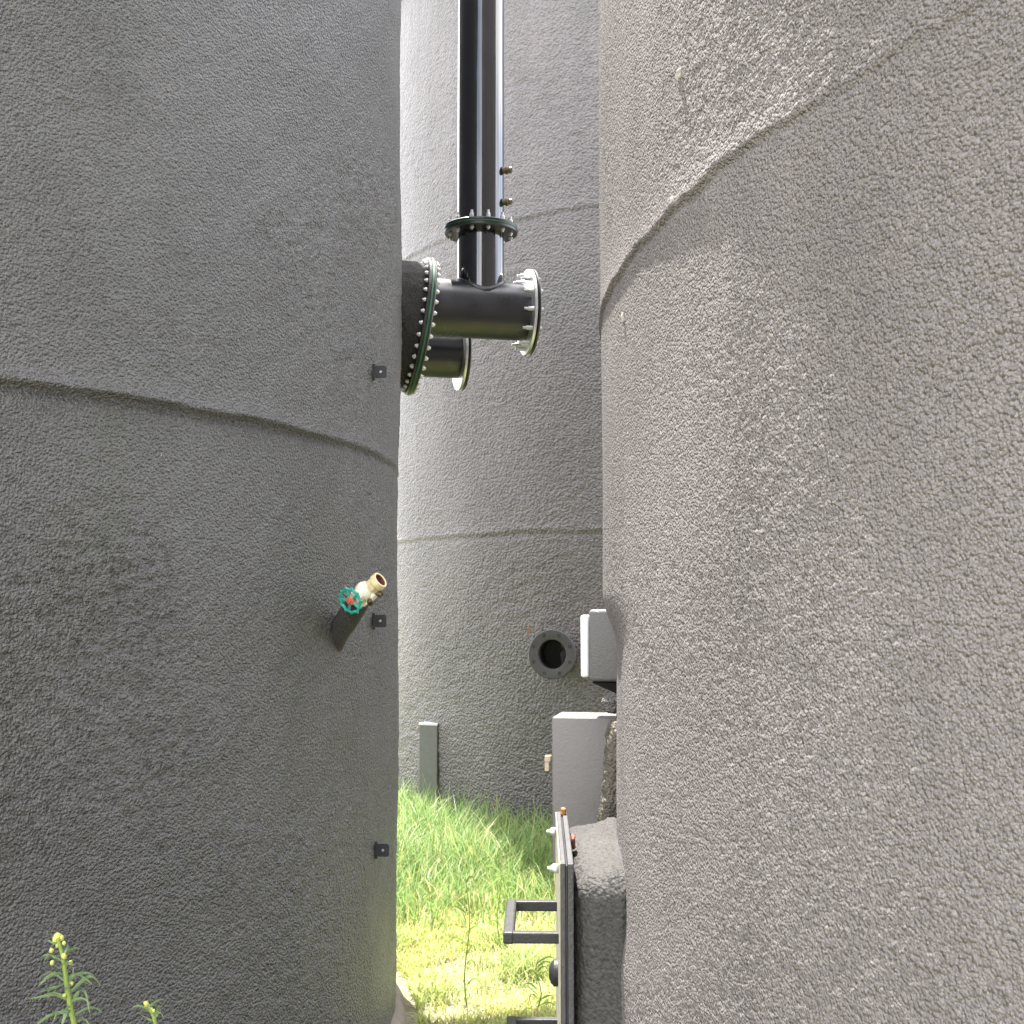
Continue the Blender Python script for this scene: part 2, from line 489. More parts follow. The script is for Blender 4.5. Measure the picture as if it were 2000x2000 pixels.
def tones(n, kind):
    k = rng.random(n)[:, None]
    if kind == 'tall':
        a = np.array([0.11, 0.21, 0.06]); b = np.array([0.30, 0.40, 0.14]); dry = np.array([0.42, 0.37, 0.17])
        pd = 0.10
    else:
        a = np.array([0.30, 0.36, 0.10]); b = np.array([0.50, 0.53, 0.18]); dry = np.array([0.48, 0.38, 0.22])
        pd = 0.13
    c = a * (1 - k) + b * k
    d = rng.random(n) < pd
    c[d] = dry * (0.8 + 0.4 * rng.random((d.sum(), 1)))
    return c

def grass():
    # tall grass in front of the far tank
    p = np.c_[rng.uniform(-3.2, 3.0, 46000), rng.uniform(7.2, 12.0, 46000)]
    p = clear_of_tanks(p)
    edge = 7.75 + 0.35 * gnoise(p[:, 0] * 1.7, p[:, 1] * 0 + 3.3) + 0.35 * smooth(-0.3, -0.7, p[:, 0]) * -1 + 0.0
    keep = p[:, 1] > edge + rng.normal(0, 0.32, len(p))
    clump = gnoise(p[:, 0] * 3.1, p[:, 1] * 3.1, 5)
    keep &= clump > -0.35 + 0.3 * (rng.random(len(p)) - .5)
    p = p[keep]; clump = clump[keep]
    n = len(p)
    near = smooth(7.5, 9.2, p[:, 1])
    h = (0.22 + 0.20 * near) * rng.uniform(0.55, 1.25, n) * (1 + 0.5 * clump)
    pts = np.c_[p, np.zeros(n)]
    o = blades("tall_grass", pts, h, rng.uniform(0.006, 0.013, n), rng.uniform(0.15, 1.0, n), tones(n, 'tall'), segs=4)
    tag(o, "long bright green grass standing against the far tank", "grass", kind='stuff')
    # mown, yellowish turf in the gap
    p = np.c_[rng.uniform(-1.6, 1.2, 90000), rng.uniform(4.4, 8.6, 90000)]
    p = clear_of_tanks(p, 0.02)
    pat = fbm(p[:, 0] * 1.4, p[:, 1] * 1.4, 3, 2)
    p = p[(pat > -0.09) | (rng.random(len(p)) < 0.25)]
    n = len(p)
    cl = np.clip(gnoise(p[:, 0] * 2.3, p[:, 1] * 2.3, 8) * 2, 0, 1)
    pts = np.c_[p, np.zeros(n)]
    t = tones(n, 'short')
    g = tones(n, 'tall')
    t = t * (1 - 0.6 * cl[:, None]) + g * 0.6 * cl[:, None]
    o = blades("short_grass", pts, rng.uniform(0.03, 0.075, n) * (1 + 1.1 * cl + 0.8 * smooth(6.9, 7.9, p[:, 1])), rng.uniform(0.004, 0.009, n), rng.uniform(0.3, 1.3, n), t, segs=3)
    tag(o, "short yellow green turf in the gap between the tanks", "grass", kind='stuff')
    # rougher sparse grass all round the tanks
    p = np.c_[rng.uniform(-9, 9, 36000), rng.uniform(-5, 20, 36000)]
    p = clear_of_tanks(p)
    p = p[~((p[:, 0] > -1.6) & (p[:, 0] < 1.2) & (p[:, 1] > 4.4) & (p[:, 1] < 9.6))]
    n = len(p)
    o = blades("rough_grass", np.c_[p, np.zeros(n)], rng.uniform(0.05, 0.2, n), rng.uniform(0.008, 0.016, n), rng.uniform(0.3, 1.2, n), tones(n, 'tall'), segs=3)
    tag(o, "scattered rough grass on the open ground around the tanks", "grass", kind='stuff')
grass()

# ------------------------------------------------------------------ tanks
def tank_shell(c, H, arc, zr, res, disp, mat, parent):
    a0, a1 = R_(arc[0]), R_(arc[1])
    fine = np.arange(a0, a1, res / TR)
    rest = np.arange(fine[-1] + R_(2.0), a0 + 2 * np.pi - R_(1.0), R_(2.0))
    A = np.concatenate([fine, rest])
    zf = np.arange(zr[0], zr[1], res)
    zlo = np.arange(-0.05, zr[0] - 0.02, 0.08) if zr[0] > 0.05 else np.array([-0.05])
    zhi = np.arange(zf[-1] + 0.08, H, 0.08)
    Z = np.concatenate([zlo, zf, zhi, [H]])
    AA, ZZ = np.meshgrid(A, Z, indexing='ij')
    d = disp(AA, ZZ)
    fa = smooth(a0, a0 + 0.05, AA) * (1 - smooth(a1 - 0.05, a1, AA))
    d = d * (0.15 + 0.85 * fa)
    rr = TR + d
    V = np.stack([np.cos(AA) * rr, np.sin(AA) * rr, ZZ], -1)
    na, nz = AA.shape
    idx = np.arange(na * nz).reshape(na, nz)
    i2 = np.roll(idx, -1, axis=0)
    Q = np.stack([idx[:, :-1], i2[:, :-1], i2[:, 1:], idx[:, 1:]], -1).reshape(-1, 4)
    me = bpy.data.meshes.new("shell")
    me.vertices.add(na * nz); me.vertices.foreach_set("co", V.reshape(-1))
    me.loops.add(Q.size); me.loops.foreach_set("vertex_index", Q.reshape(-1).astype(np.int32))
    me.polygons.add(len(Q)); me.polygons.foreach_set("loop_start", (np.arange(len(Q)) * 4).astype(np.int32))
    me.polygons.foreach_set("use_smooth", np.ones(len(Q), bool))
    me.update(calc_edges=True)
    me.materials.append(mat)
    o = bpy.data.objects.new("shell", me)
    COL.objects.link(o)
    o.parent = parent
    return o

def tank_extras(c, H, parent):
    bm = bmesh.new()
    o = Vector((c[0], c[1], 0))
    lathe(bm, o, (0, 0, 1), [(TR + 0.05, H - 0.06), (TR + 0.06, H + 0.01), (TR * 0.6, H + 0.26), (TR * 0.2, H + 0.40), (0, H + 0.42)], 96)
    obj("roof", bm, M['roof'], parent, smooth=True, angle=50)
    bm = bmesh.new()
    def jit(p, n): return p + n * 0.012 * mnoise.noise(p * 4)
    lathe(bm, o, (0, 0, 1), [(TR - 0.05, 0.07), (TR + 0.006, 0.055), (TR + 0.030, 0.035), (TR + 0.055, 0.0), (TR + 0.06, -0.1)], 160, jitter=jit)
    obj("footing", bm, M['concrete'], parent, smooth=True, angle=60)

def seam(zz, z0, amp, above, below):
    """profile of a sprayed lap: sharp undercut below, soft roll above"""
    t = zz - z0
    up = np.exp(-np.clip(t, 0, None) / above)
    dn = 1 - smooth(-below, 0.0, -np.abs(np.minimum(t, 0)) * 1.0)
    roll = np.where(t >= 0, up, np.exp(-(t / below) ** 2))
    groove = -0.55 * np.exp(-((t + 1.7 * below) / (1.3 * below)) ** 2)
    return amp * (roll + groove)

# left tank
def disp_left(a, z):
    s = a * TR
    rough = 0.30 + 0.75 * smooth(-0.16, 0.22, fbm(s * 0.9, z * 0.9, 3, 11) + 0.08 * np.exp(-((z - 1.9) / 0.6) ** 2) * np.exp(-((s + 0.5) / 0.7) ** 2) - 0.10 * smooth(2.7, 3.4, z))
    d = 0.012 * fbm(s * 1.3, z * 1.1, 3, 1) + 0.014 * gnoise(s * 0.9 + 3, z * 0.9, 2) + 0.006 * fbm((s + z) * 2.2, (s - z) * 4.5, 2, 17)
    wx = s + 0.02 * gnoise(s * 9, z * 9, 4); wz = z + 0.02 * gnoise(s * 9, z * 9, 6)
    d = d + 0.0050 * rough * lumps(wx / 0.030, wz / 0.023, 3) + 0.0045 * rough * lumps(wx / 0.0165, wz / 0.0145, 9) + 0.009 * rough * fbm(wx * 9 + wz * 4, wz * 14 - wx * 3, 3, 7)
    z0 = 2.462 + 0.008 * gnoise(s * 2.3, s * 0, 12) + 0.006 * gnoise(s * 9, s * 0, 13)
    # strongest over the middle of what faces the camera
    k = (0.75 + 0.35 * gnoise(s * 1.2, s * 0 + 2, 14)) * (0.22 + 0.78 * smooth(R_(4), R_(-14), a)) 
    d = d + seam(z, z0, 0.023 * k, 0.032, 0.012)
    return d
lt = thing("storage_tank", (LC[0], LC[1], 0), "charcoal sprayed tank with the hose valve, black tabs and bolted manway on its side", "tank")
tank_shell(LC, LH, (-62, 24), (0.0, 4.9), 0.0085, disp_left, M['foam_l'], lt)
tank_extras(LC, LH, lt)

# right tank
def disp_right(a, z):
    s = a * TR
    d = 0.006 * fbm(s * 1.2, z * 1.0, 3, 21) + 0.007 * gnoise(s * 0.5 + 3, z * 0.9, 22)
    wx = s + 0.006 * gnoise(s * 30, z * 30, 24); wz = z + 0.006 * gnoise(s * 30, z * 30, 26)
    rough = 0.45 + 0.6 * smooth(-0.2, 0.25, fbm(s * 1.6, z * 1.6, 3, 31))
    d = d + 0.0014 * rough * lumps(wx / 0.0095, wz / 0.0085, 23) + 0.0010 * rough * fbm(wx * 40 + wz * 16, wz * 46 - wx * 14, 2, 27)
    d = d + 0.0012 * rough * fbm((wx - wz) * 9, (wx + wz) * 16, 2, 29)
    z0 = 2.446 + 0.004 * gnoise(s * 3.1, s * 0, 32) + 0.007 * gnoise(s * 11, s * 0, 33) + 0.006 * gnoise(s * 33, s * 0, 39)
    k = 0.85 + 0.3 * gnoise(s * 2.2, s * 0 + 2, 34)
    k = k * (0.35 + 0.65 * smooth(R_(202), R_(194), a))
    d = d + seam(z, z0, 0.0072 * k, 0.035, 0.0055)
    # thinner coating round the two boxes
    rec = smooth(R_(188), R_(178), a) * smooth(1.86, 1.74, z) * smooth(1.15, 1.28, z)
    d = d - 0.030 * rec
    return d
rt = thing("storage_tank", (RC[0], RC[1], 0), "paler pebbly grey tank nearest the camera, carrying two boxes and a hatch", "tank")
tank_shell(RC, RH, (168, 213), (0.85, 3.3), 0.0034, disp_right, M['foam_r'], rt)
tank_extras(RC, RH, rt)

# far tank
def disp_back(a, z):
    s = a * TR
    d = 0.010 * fbm(s * 1.0, z * 0.8, 3, 41) + 0.010 * gnoise(s * 0.5 + 3, z * 0.6, 42)
    wx = s + 0.03 * gnoise(s * 6, z * 6, 44); wz = z + 0.03 * gnoise(s * 6, z * 6, 46)
    band = smooth(-0.05, 0.25, gnoise(s * 0.5 + 1.1, z * 0.75, 51)) 
    d = d + (0.004 + 0.008 * band) * fbm(wx * 6, wz * 15, 3, 47) + 0.0045 * lumps(wx / 0.055, wz / 0.035, 43)
    k = 0.8 + 0.5 * gnoise(s * 1.1, s * 0 + 2, 54)
    for i, zz in enumerate((2.45, 4.98)):
        z0 = zz + 0.02 * gnoise(s * 1.7, s * 0 + 7 * i, 52) + 0.008 * gnoise(s * 9, s * 0, 53)
        d = d + seam(z, z0, 0.011 * k, 0.05, 0.014)
    return d
bt = thing("storage_tank", (BC[0], BC[1], 0), "tall ribbed grey tank standing in the grass behind the gap", "tank")
tank_shell(BC, BH, (170, 285), (0.0, 6.9), 0.017, disp_back, M['foam_b'], bt)
tank_extras(BC, BH, bt)

# ------------------------------------------------------------------ bolts
def bolt_mesh(name, r, L0, L1, gap, mat, stud=0.6):
    """bolt along +z centred on the joint: nut + stud on each side of a joint of thickness gap"""
    bm = bmesh.new()
    g = gap / 2
    prof = [(0, -g - L1), (r * stud, -g - L1), (r * stud, -g - L1 * 0.62), (r * 0.85, -g - L1 * 0.62), (r, -g - L1 * 0.55), (r, -g), (r * stud, -g),
            (r * stud, g), (r, g), (r, g + L0 * 0.55), (r * 0.85, g + L0 * 0.62), (r * stud, g + L0 * 0.62), (r * stud, g + L0), (0, g + L0)]
    lathe(bm, (0, 0, 0), (0, 0, 1), prof, 8)
    me = bpy.data.meshes.new(name)
    bmesh.ops.recalc_face_normals(bm, faces=bm.faces)
    bm.to_mesh(me); bm.free()
    me.materials.append(mat)
    return me

def bolt_circle(me, o, axis, rad, n, parent, name="bolt", phase=0.0):
    x, y, z = frame(axis)
    off = root_of(parent).location
    for i in range(n):
        a = 2 * math.pi * (i + phase) / n
        b = bpy.data.objects.new(name, me)
        COL.objects.link(b)
        b.parent = parent
        b.matrix_local = mat_of(x, y, z, Vector(o) + (x * math.cos(a) + y * math.sin(a)) * rad - off)

# ------------------------------------------------------------------ manway on the left tank (parts of that tank)
YAW = R_(12.5)
AX = Vector((math.cos(YAW), math.sin(YAW), 0))
def along(s, z): return Vector((LC[0], LC[1], z)) + AX * s
TILT = R_(8)
AM = Vector((AX.x * math.cos(TILT), AX.y * math.cos(TILT), -math.sin(TILT)))
MC = along(3.176, 3.25)                           # centre of the manway joint
bm = bmesh.new()
def njit(p, n): return p + n * (0.010 * mnoise.noise(p * 9) + 0.006 * mnoise.noise(p * 38))
prof = []
for i in range(34):
    t = i / 33
    h = -0.46 + t * 0.438
    prof.append((0.305 + 0.10 * math.exp(-((h + 0.36) / 0.10) ** 2) + 0.006 * math.sin(t * 9), h))
lathe(bm, MC, AM, prof, 150, jitter=njit)
obj("manway_neck", bm, M['foam_dark'], lt, smooth=True)
bm = bmesh.new()
lathe(bm, MC, AM, [(0.25, -0.024), (0.343, -0.024), (0.347, -0.020), (0.347, -0.007), (0.343, -0.003), (0.25, -0.003)], 96, closed=True)
mfl = obj("manway_flange", bm, M['black_flange'], lt, smooth=True, angle=30)

# ------------------------------------------------------------------ overflow pipe assembly bolted to the manway
vp = along(3.491, 3.353)
TC = vp.copy()
pt = thing("riser_pipe", (vp.x, vp.y, 3.2), "glossy black riser pipe and tee bolted to the manway of the charcoal tank", "pipe")
bm = bmesh.new()
lathe(bm, MC, AM, [(0.0, 0.020), (0.342, 0.020), (0.346, 0.016), (0.346, 0.008), (0.342, 0.004), (0.0, 0.004)], 96)
mcov = obj("cover_flange", bm, M['black_flange'], pt, smooth=True, angle=30)
bm = bmesh.new()
lathe(bm, MC, AM, [(0.30, 0.0055), (0.349, 0.0055), (0.349, -0.0045), (0.30, -0.0045)], 96, closed=True)
obj("gasket", bm, M['green_edge'], mcov, smooth=True, angle=30)
bolt_circle(bolt_mesh("bolt", 0.0118, 0.016, 0.016, 0.046, M['zinc'], 0.62), MC - AM * 0.001, AM, 0.325, 36, mcov)
# horizontal tee body
PR = 0.146
bm = bmesh.new()
b0, b1 = along(3.15, 3.353), along(3.725, 3.353)
L = (b1 - b0).length
lathe(bm, b0, AX, [(PR, 0), (PR, L - 0.002)], 72)
obj("tee_body", bm, M['black_satin'], pt, smooth=True)
# vertical riser
VR = 0.119
bm = bmesh.new()
lathe(bm, vp, (0, 0, 1), [(VR, 0.05), (VR, 0.395)], 64)
obj("branch", bm, M['black'], pt, smooth=True)
bm = bmesh.new()
lathe(bm, vp, (0, 0, 1), [(VR, 0.425), (VR, 4.05), (VR - 0.01, 4.05), (VR - 0.01, 3.6)], 64)
obj("riser", bm, M['black'], pt, smooth=True, angle=40)
# saddle weld
bm = bmesh.new()
ringv = []
for i in range(72):
    a = 2 * math.pi * i / 72
    ax_ = AX; ay_ = Vector((-AX.y, AX.x, 0))
    q = []
    for k in range(8):
        b = 2 * math.pi * k / 8
        rr = VR + 0.002 + 0.010 * math.cos(b) + 0.002 * mnoise.noise(Vector((i * 0.9, k, 0)))
        y_ = math.sin(a) * rr
        z_ = math.sqrt(max(PR ** 2 - y_ ** 2, 0)) + 0.010 * math.sin(b)
        q.append(bm.verts.new(vp + ax_ * math.cos(a) * rr + ay_ * y_ + Vector((0, 0, z_))))
    ringv.append(q)
for i in range(72):
    for k in range(8):
        a, b = ringv[i], ringv[(i + 1) % 72]
        bm.faces.new((a[k], a[(k + 1) % 8], b[(k + 1) % 8], b[k]))
obj("weld_bead", bm, M['black_flange'], pt, smooth=True)
# flange pair on the riser
fz = vp + Vector((0, 0, 0.41))
bm = bmesh.new()
lathe(bm, fz, (0, 0, 1), [(VR - 0.01, -0.019), (0.184, -0.019), (0.1885, -0.015), (0.1885, -0.002), (0.185, -0.001), (VR - 0.01, -0.001)], 72, closed=True)
lf = obj("lower_flange", bm, M['black_flange'], pt, smooth=True, angle=30)
bm = bmesh.new()
lathe(bm, fz, (0, 0, 1), [(VR - 0.01, 0.006), (0.185, 0.006), (0.1885, 0.008), (0.1885, 0.017), (0.184, 0.021), (VR - 0.01, 0.021)], 72, closed=True)
uf = obj("upper_flange", bm, M['black_flange'], pt, smooth=True, angle=30)
bm = bmesh.new()
lathe(bm, fz, (0, 0, 1), [(0.13, 0.0), (0.1905, 0.0), (0.1905, 0.005), (0.13, 0.005)], 72, closed=True)
obj("gasket", bm, M['green_edge'], uf, smooth=True, angle=30)
bolt_circle(bolt_mesh("bolt", 0.0105, 0.042, 0.018, 0.041, M['zinc']), fz + Vector((0, 0, 0.001)), (0, 0, 1), 0.158, 12, lf, phase=0.5)
# blind end
be = along(3.735, 3.353)
bm = bmesh.new()
lathe(bm, be, AX, [(PR - 0.01, -0.012), (0.214, -0.012), (0.2185, -0.009), (0.2185, 0.004), (0.215, 0.006), (PR - 0.01, 0.006)], 72, closed=True)
ef = obj("end_flange", bm, M['zinc'], pt, smooth=True, angle=30)
bm = bmesh.new()
lathe(bm, be, AX, [(0, 0.010), (0.216, 0.010), (0.2195, 0.013), (0.2195, 0.020), (0.216, 0.024), (0, 0.024)], 72)
bp_ = obj("blind_plate", bm, M['black_flange'], pt, smooth=True, angle=30)
bolt_circle(bolt_mesh("bolt", 0.0115, 0.016, 0.046, 0.036, M['zinc']), be + AX * 0.006, AX, 0.186, 12, ef, phase=0.25)
# two small threaded nipples
for yy in (333, 395):
    c = px(981, yy, vp.y - 0.03)
    bm = bmesh.new()
    a = Vector((0.97, -0.24, 0))
    s0 = Vector((vp.x, vp.y, c.z)) + a * (VR - 0.01)
    lathe(bm, s0, a, [(0, 0), (0.016, 0), (0.016, 0.02), (0.021, 0.022), (0.021, 0.036), (0.016, 0.038), (0.016, 0.055), (0.010, 0.055), (0.010, 0.04), (0, 0.04)], 16)
    obj("nipple", bm, M['brass'], pt, smooth=True, angle=40)

# ------------------------------------------------------------------ second stub pipe, behind
YAW2 = R_(14)
AX2 = Vector((math.cos(YAW2), math.sin(YAW2), 0))
e2 = px(899, 690, 6.95)
st = thing("capped_pipe", e2 - AX2 * 0.4, "short black capped pipe half hidden behind the manway flange, below the tee", "pipe")
bm = bmesh.new()
lathe(bm, e2 - AX2 * 0.85, AX2, [(0.140, 0), (0.140, 0.85)], 64)
obj("pipe_body", bm, M['black_satin'], st, smooth=True)
bm = bmesh.new()
lathe(bm, e2, AX2, [(0.12, -0.012), (0.203, -0.012), (0.206, -0.009), (0.206, 0.003), (0.203, 0.005), (0.12, 0.005)], 64, closed=True)
ef2 = obj("end_flange", bm, M['zinc'], st, smooth=True, angle=30)
bm = bmesh.new()
lathe(bm, e2, AX2, [(0, 0.008), (0.204, 0.008), (0.2075, 0.011), (0.2075, 0.018), (0.204, 0.022), (0, 0.022)], 64)
obj("blind_plate", bm, M['black_flange'], st, smooth=True, angle=30)

# ------------------------------------------------------------------ bracket tabs on the left tank
def surf_left(xp, yp, off=0.0):
    """point of the left tank's wall seen at a photograph pixel"""
    d = px(xp, yp, 1.0) - EYE
    ox, oy = -LC[0], -LC[1]
    r = TR + off
    a = d.x ** 2 + d.y ** 2; b = 2 * (ox * d.x + oy * d.y); c = ox * ox + oy * oy - r * r
    t = (-b - math.sqrt(b * b - 4 * a * c)) / (2 * a)
    return EYE + d * t

def make_tab():
    root = thing("bracket_tab", (0, 0, 0), "", "bracket", "black bracket tabs up the right side of the charcoal tank")
    bm = bmesh.new()          # +x is outward from the wall, plate faces -y
    w, h, t = 0.058, 0.050, 0.006
    # plate with a round hole
    seg = 24
    hc = Vector((0.034, 0, 0)); hr = 0.0065
    outer = []
    for i in range(seg):
        a = 2 * math.pi * (i + 0.5) / seg
        cx, cz = math.cos(a), math.sin(a)
        k = 0.025 / max(abs(cx), abs(cz))
        outer.append((hc.x + cx * k, hc.z + cz * k))
    inner = [(hc.x + hr * math.cos(2 * math.pi * (i + 0.5) / seg), hr * math.sin(2 * math.pi * (i + 0.5) / seg)) for i in range(seg)]
    lay = []
    for y in (-t / 2, t / 2):
        lay.append(([bm.verts.new((x, y, z)) for x, z in outer], [bm.verts.new((x, y, z)) for x, z in inner]))
    for i in range(seg):
        j = (i + 1) % seg
        for o_, i_ in lay: bm.faces.new((o_[i], o_[j], i_[j], i_[i]))
        bm.faces.new((lay[0][0][i], lay[0][0][j], lay[1][0][j], lay[1][0][i]))
        bm.faces.new((lay[0][1][i], lay[0][1][j], lay[1][1][j], lay[1][1][i]))
    obj("plate", bm, M['tab'], root)
    bm = bmesh.new()
    obox(bm, (0.000, -0.001, 0.0), (1, 0, 0), (0, 1, 0), (0, 0, 1), 0.0125, 0.004, 0.034, 0.002)
    obj("foot", bm, M['tab'], root)
    bm = bmesh.new()
    lathe(bm, (0.034, 0.0055, 0), (0, -1, 0), [(0, 0), (0.0062, 0), (0.0062, 0.0075), (0.0045, 0.0095), (0, 0.0095)], 12)
    obj("rivet", bm, M['zinc'], root, smooth=True, angle=40)
    return root

tab0 = make_tab()
tabs = [(728, 727, "black tab just under the bolted manway, topmost of three"),
        (727, 1213, "black tab directly below the hose valve on the charcoal tank"),
        (732, 1660, "black tab low beside the grass, bottommost of three")]
for i, (xx, yy, lab) in enumerate(tabs):
    if i == 0:
        r = tab0
    else:
        r = tab0.copy(); COL.objects.link(r)
        for ch in list(tab0.children):
            c2 = ch.copy(); COL.objects.link(c2); c2.parent = r
    p = surf_left(xx, yy)
    r.location = p
    r.rotation_euler = (0, 0, math.atan2(p.y - LC[1], p.x - LC[0]))
    r['label'] = lab

# ------------------------------------------------------------------ hose valve on the left tank
vb = px(654, 1246, 4.73)
vc = px(712, 1157, 4.575)
A = (vc - vb).normalized()
W = Vector((-0.40, -0.88, -0.24)); W = (W - A * W.dot(A)).normalized()
B = -A.cross(W).normalized()
Ao = Vector((0.74, -0.40, 0.54)).normalized()
hv = thing("hose_valve", vb, "cream gate valve with teal handwheel on a dark angled stub", "valve")
bm = bmesh.new()
Ls = (vc - vb).length
def sj(p, n): return p + n * (0.003 * mnoise.noise(p * 45) + 0.003 * mnoise.noise(p * 16))
lathe(bm, vb - A * 0.05, A, [(0.050, 0), (0.046, 0.03), (0.043, 0.06), (0.042, 0.10), (0.042, 0.14), (0.041, 0.05 + Ls - 0.06), (0.036, 0.05 + Ls - 0.045), (0, 0.05 + Ls - 0.045)], 40, jitter=sj)
obj("stub", bm, M['foam_dark'], hv, smooth=True, angle=60)
bm = bmesh.new()
lathe(bm, vc - A * 0.058, A, [(0, 0), (0.028, 0), (0.031, 0.004), (0.031, 0.022), (0.026, 0.026), (0.029, 0.038), (0.037, 0.050), (0.039, 0.062), (0.036, 0.076), (0.026, 0.090), (0.012, 0.097), (0, 0.098)], 32)
rod(bm, vc - Ao * 0.01, vc + Ao * 0.052, 0.031, 24, 0.003, 0.025)
rod(bm, vc, vc + W * 0.048, 0.030, 24, 0.003, 0.022)
rod(bm, vc + W * 0.046, vc + W * 0.060, 0.025, 6, 0.002)
rod(bm, vc + Ao * 0.010, vc + Ao * 0.012 - B * 0.040, 0.019, 16, 0.004)
body = obj("body", bm, M['valve_white'], hv, smooth=True, angle=35)
# outlet
bm = bmesh.new()
o0 = vc + Ao * 0.034
lathe(bm, o0, Ao, [(0.020, 0), (0.029, 0.002), (0.0295, 0.022)], 8)
lathe(bm, o0, Ao, [(0.0275, 0.022), (0.0315, 0.026), (0.0315, 0.046), (0.030, 0.049), (0.0245, 0.049), (0.024, 0.046)], 32)
out = obj("outlet", bm, M['valve_cream'], hv, smooth=True, angle=30)
bm = bmesh.new()
lathe(bm, o0, Ao, [(0.0242, 0.0475), (0.0235, 0.030), (0.019, 0.012), (0, 0.010)], 32)
obj("outlet_bore", bm, M['rust'], out, smooth=True)
# small drain cocks
for q, dd in ((vc + Ao * 0.004 - B * 0.036 + W * 0.016, (-B * 0.75 + W * 0.65)), (vc + Ao * 0.034 - B * 0.034, (-B * 0.8 + Ao * 0.5))):
    bm = bmesh.new()
    dd = dd.normalized()
    lathe(bm, q - dd * 0.012, dd, [(0, 0), (0.009, 0), (0.009, 0.020), (0.0115, 0.021), (0.0115, 0.030), (0.0075, 0.030), (0.0065, 0.022), (0, 0.022)], 14)
    obj("drain_plug", bm, M['brass'], hv, smooth=True, angle=35)
# stem and handwheel
wc = vc + W * 0.085
bm = bmesh.new()
rod(bm, vc + W * 0.05, wc + W * 0.006, 0.006, 12)
obj("stem", bm, M['brass'], hv, smooth=True, angle=35)
bm = bmesh.new()
wx, wy, wz = frame(W)
WR = 0.042
nseg = 72
rings = []
for i in range(nseg):
    a = 2 * math.pi * i / nseg
    sc = max(0, math.cos(a * 11)) ** 2
    rr = WR + 0.0055 * sc
    rad = wx * math.cos(a) + wy * math.sin(a)
    q = []
    for k in range(8):
        b = 2 * math.pi * k / 8
        q.append(bm.verts.new(wc + rad * (rr + math.cos(b) * (0.0050 + 0.0015 * sc)) + wz * math.sin(b) * 0.0055))
    rings.append(q)
for i in range(nseg):
    for k in range(8):
        a_, b_ = rings[i], rings[(i + 1) % nseg]
        bm.faces.new((a_[k], a_[(k + 1) % 8], b_[(k + 1) % 8], b_[k]))
for i in range(5):
    a = 2 * math.pi * i / 5 + 0.5
    rad = wx * math.cos(a) + wy * math.sin(a)
    tg = wz.cross(rad)
    obox(bm, wc + rad * 0.024, rad, tg, wz, 0.018, 0.0042, 0.0028, 0.001, 1)
wheel = obj("handwheel", bm, M['teal'], hv, smooth=True, angle=40)
bm = bmesh.new()
lathe(bm, wc - W * 0.004, W, [(0, 0), (0.0155, 0), (0.0155, 0.008), (0.012, 0.010), (0.012, 0.0105), (0.007, 0.0105), (0.0065, 0.016), (0.003, 0.016), (0.003, 0.013), (0, 0.013)], 18)
obj("hub", bm, M['red'], wheel, smooth=True, angle=30)

# ------------------------------------------------------------------ open nozzle on the far tank (part of that tank)
nf = px(1077.6, 1278, 9.63)
nax = Vector((nf.x - BC[0], nf.y - BC[1], 0)).normalized()
nax = (nax + Vector((0.16, -0.02, 0))).normalized()
bm = bmesh.new()
lathe(bm, nf - nax * 0.35, nax, [(0.30, 0.02), (0.20, 0.10), (0.145, 0.17), (0.132, 0.24), (0.130, 0.325)], 48, jitter=lambda p, n: p + n * 0.006 * mnoise.noise(p * 20))
nk = obj("nozzle_neck", bm, M['foam_b'], bt, smooth=True)
bm = bmesh.new()
lathe(bm, nf, nax, [(0.116, -0.028), (0.180, -0.028), (0.187, -0.023), (0.187, -0.004), (0.182, 0.0), (0.122, 0.0), (0.112, -0.003)], 64, closed=True)
nfl = obj("nozzle_flange", bm, M['nozzle'], bt, smooth=True, angle=30)
bm = bmesh.new()
lathe(bm, nf, nax, [(0.1125, -0.004), (0.110, -0.045)], 48)
obj("nozzle_lip", bm, M['nozzle'], bt, smooth=True)
bm = bmesh.new()
lathe(bm, nf, nax, [(0.1098, -0.045), (0.1085, -0.16), (0, -0.16)], 48)
obj("nozzle_bore", bm, M['bore'], bt, smooth=True, angle=40)
x_, y_, z_ = frame(nax)
for i in range(8):
    a = 2 * math.pi * (i + 0.5) / 8
    bm = bmesh.new()
    c = nf + (x_ * math.cos(a) + y_ * math.sin(a)) * 0.153
    lathe(bm, c, nax, [(0.0095, 0.0005), (0.0115, 0.0022), (0.0085, 0.0022), (0.0085, -0.012), (0, -0.012)], 14)
    obj("bolt_hole", bm, M['bore'], nfl, smooth=True, angle=40)

# ------------------------------------------------------------------ steel post by the far tank
pp = px(844, 1418, 10.70)
rz = R_(-20)
ex = Vector((math.cos(rz), math.sin(rz), 0)); ey = Vector((-math.sin(rz), math.cos(rz), 0))
po = thing("steel_post", (pp.x, pp.y, 0), "short square grey steel post standing in grass against the far tank", "post")
ztop = 0.885
bm = bmesh.new()
obox(bm, (pp.x, pp.y, (ztop - 0.3) / 2 - 0.0), ex, ey, (0, 0, 1), 0.082, 0.082, (ztop + 0.3) / 2, 0.006)
obj("shaft", bm, M['post'], po)
bm = bmesh.new()
obox(bm, (pp.x, pp.y, ztop + 0.005), ex, ey, (0, 0, 1), 0.084, 0.084, 0.010, 0.003)
obj("cap", bm, M['lid'], po)  # white colour stands in for sunlight on the post's top
bm = bmesh.new()
lathe(bm, Vector((pp.x, pp.y, ztop - 0.06)) + ex * 0.080 + ey * 0.02, ex, [(0, 0), (0.020, 0), (0.020, 0.012), (0.012, 0.014), (0.012, 0.035), (0, 0.035)], 12)
obj("bolt", bm, M['brass'], po, smooth=True, angle=40)

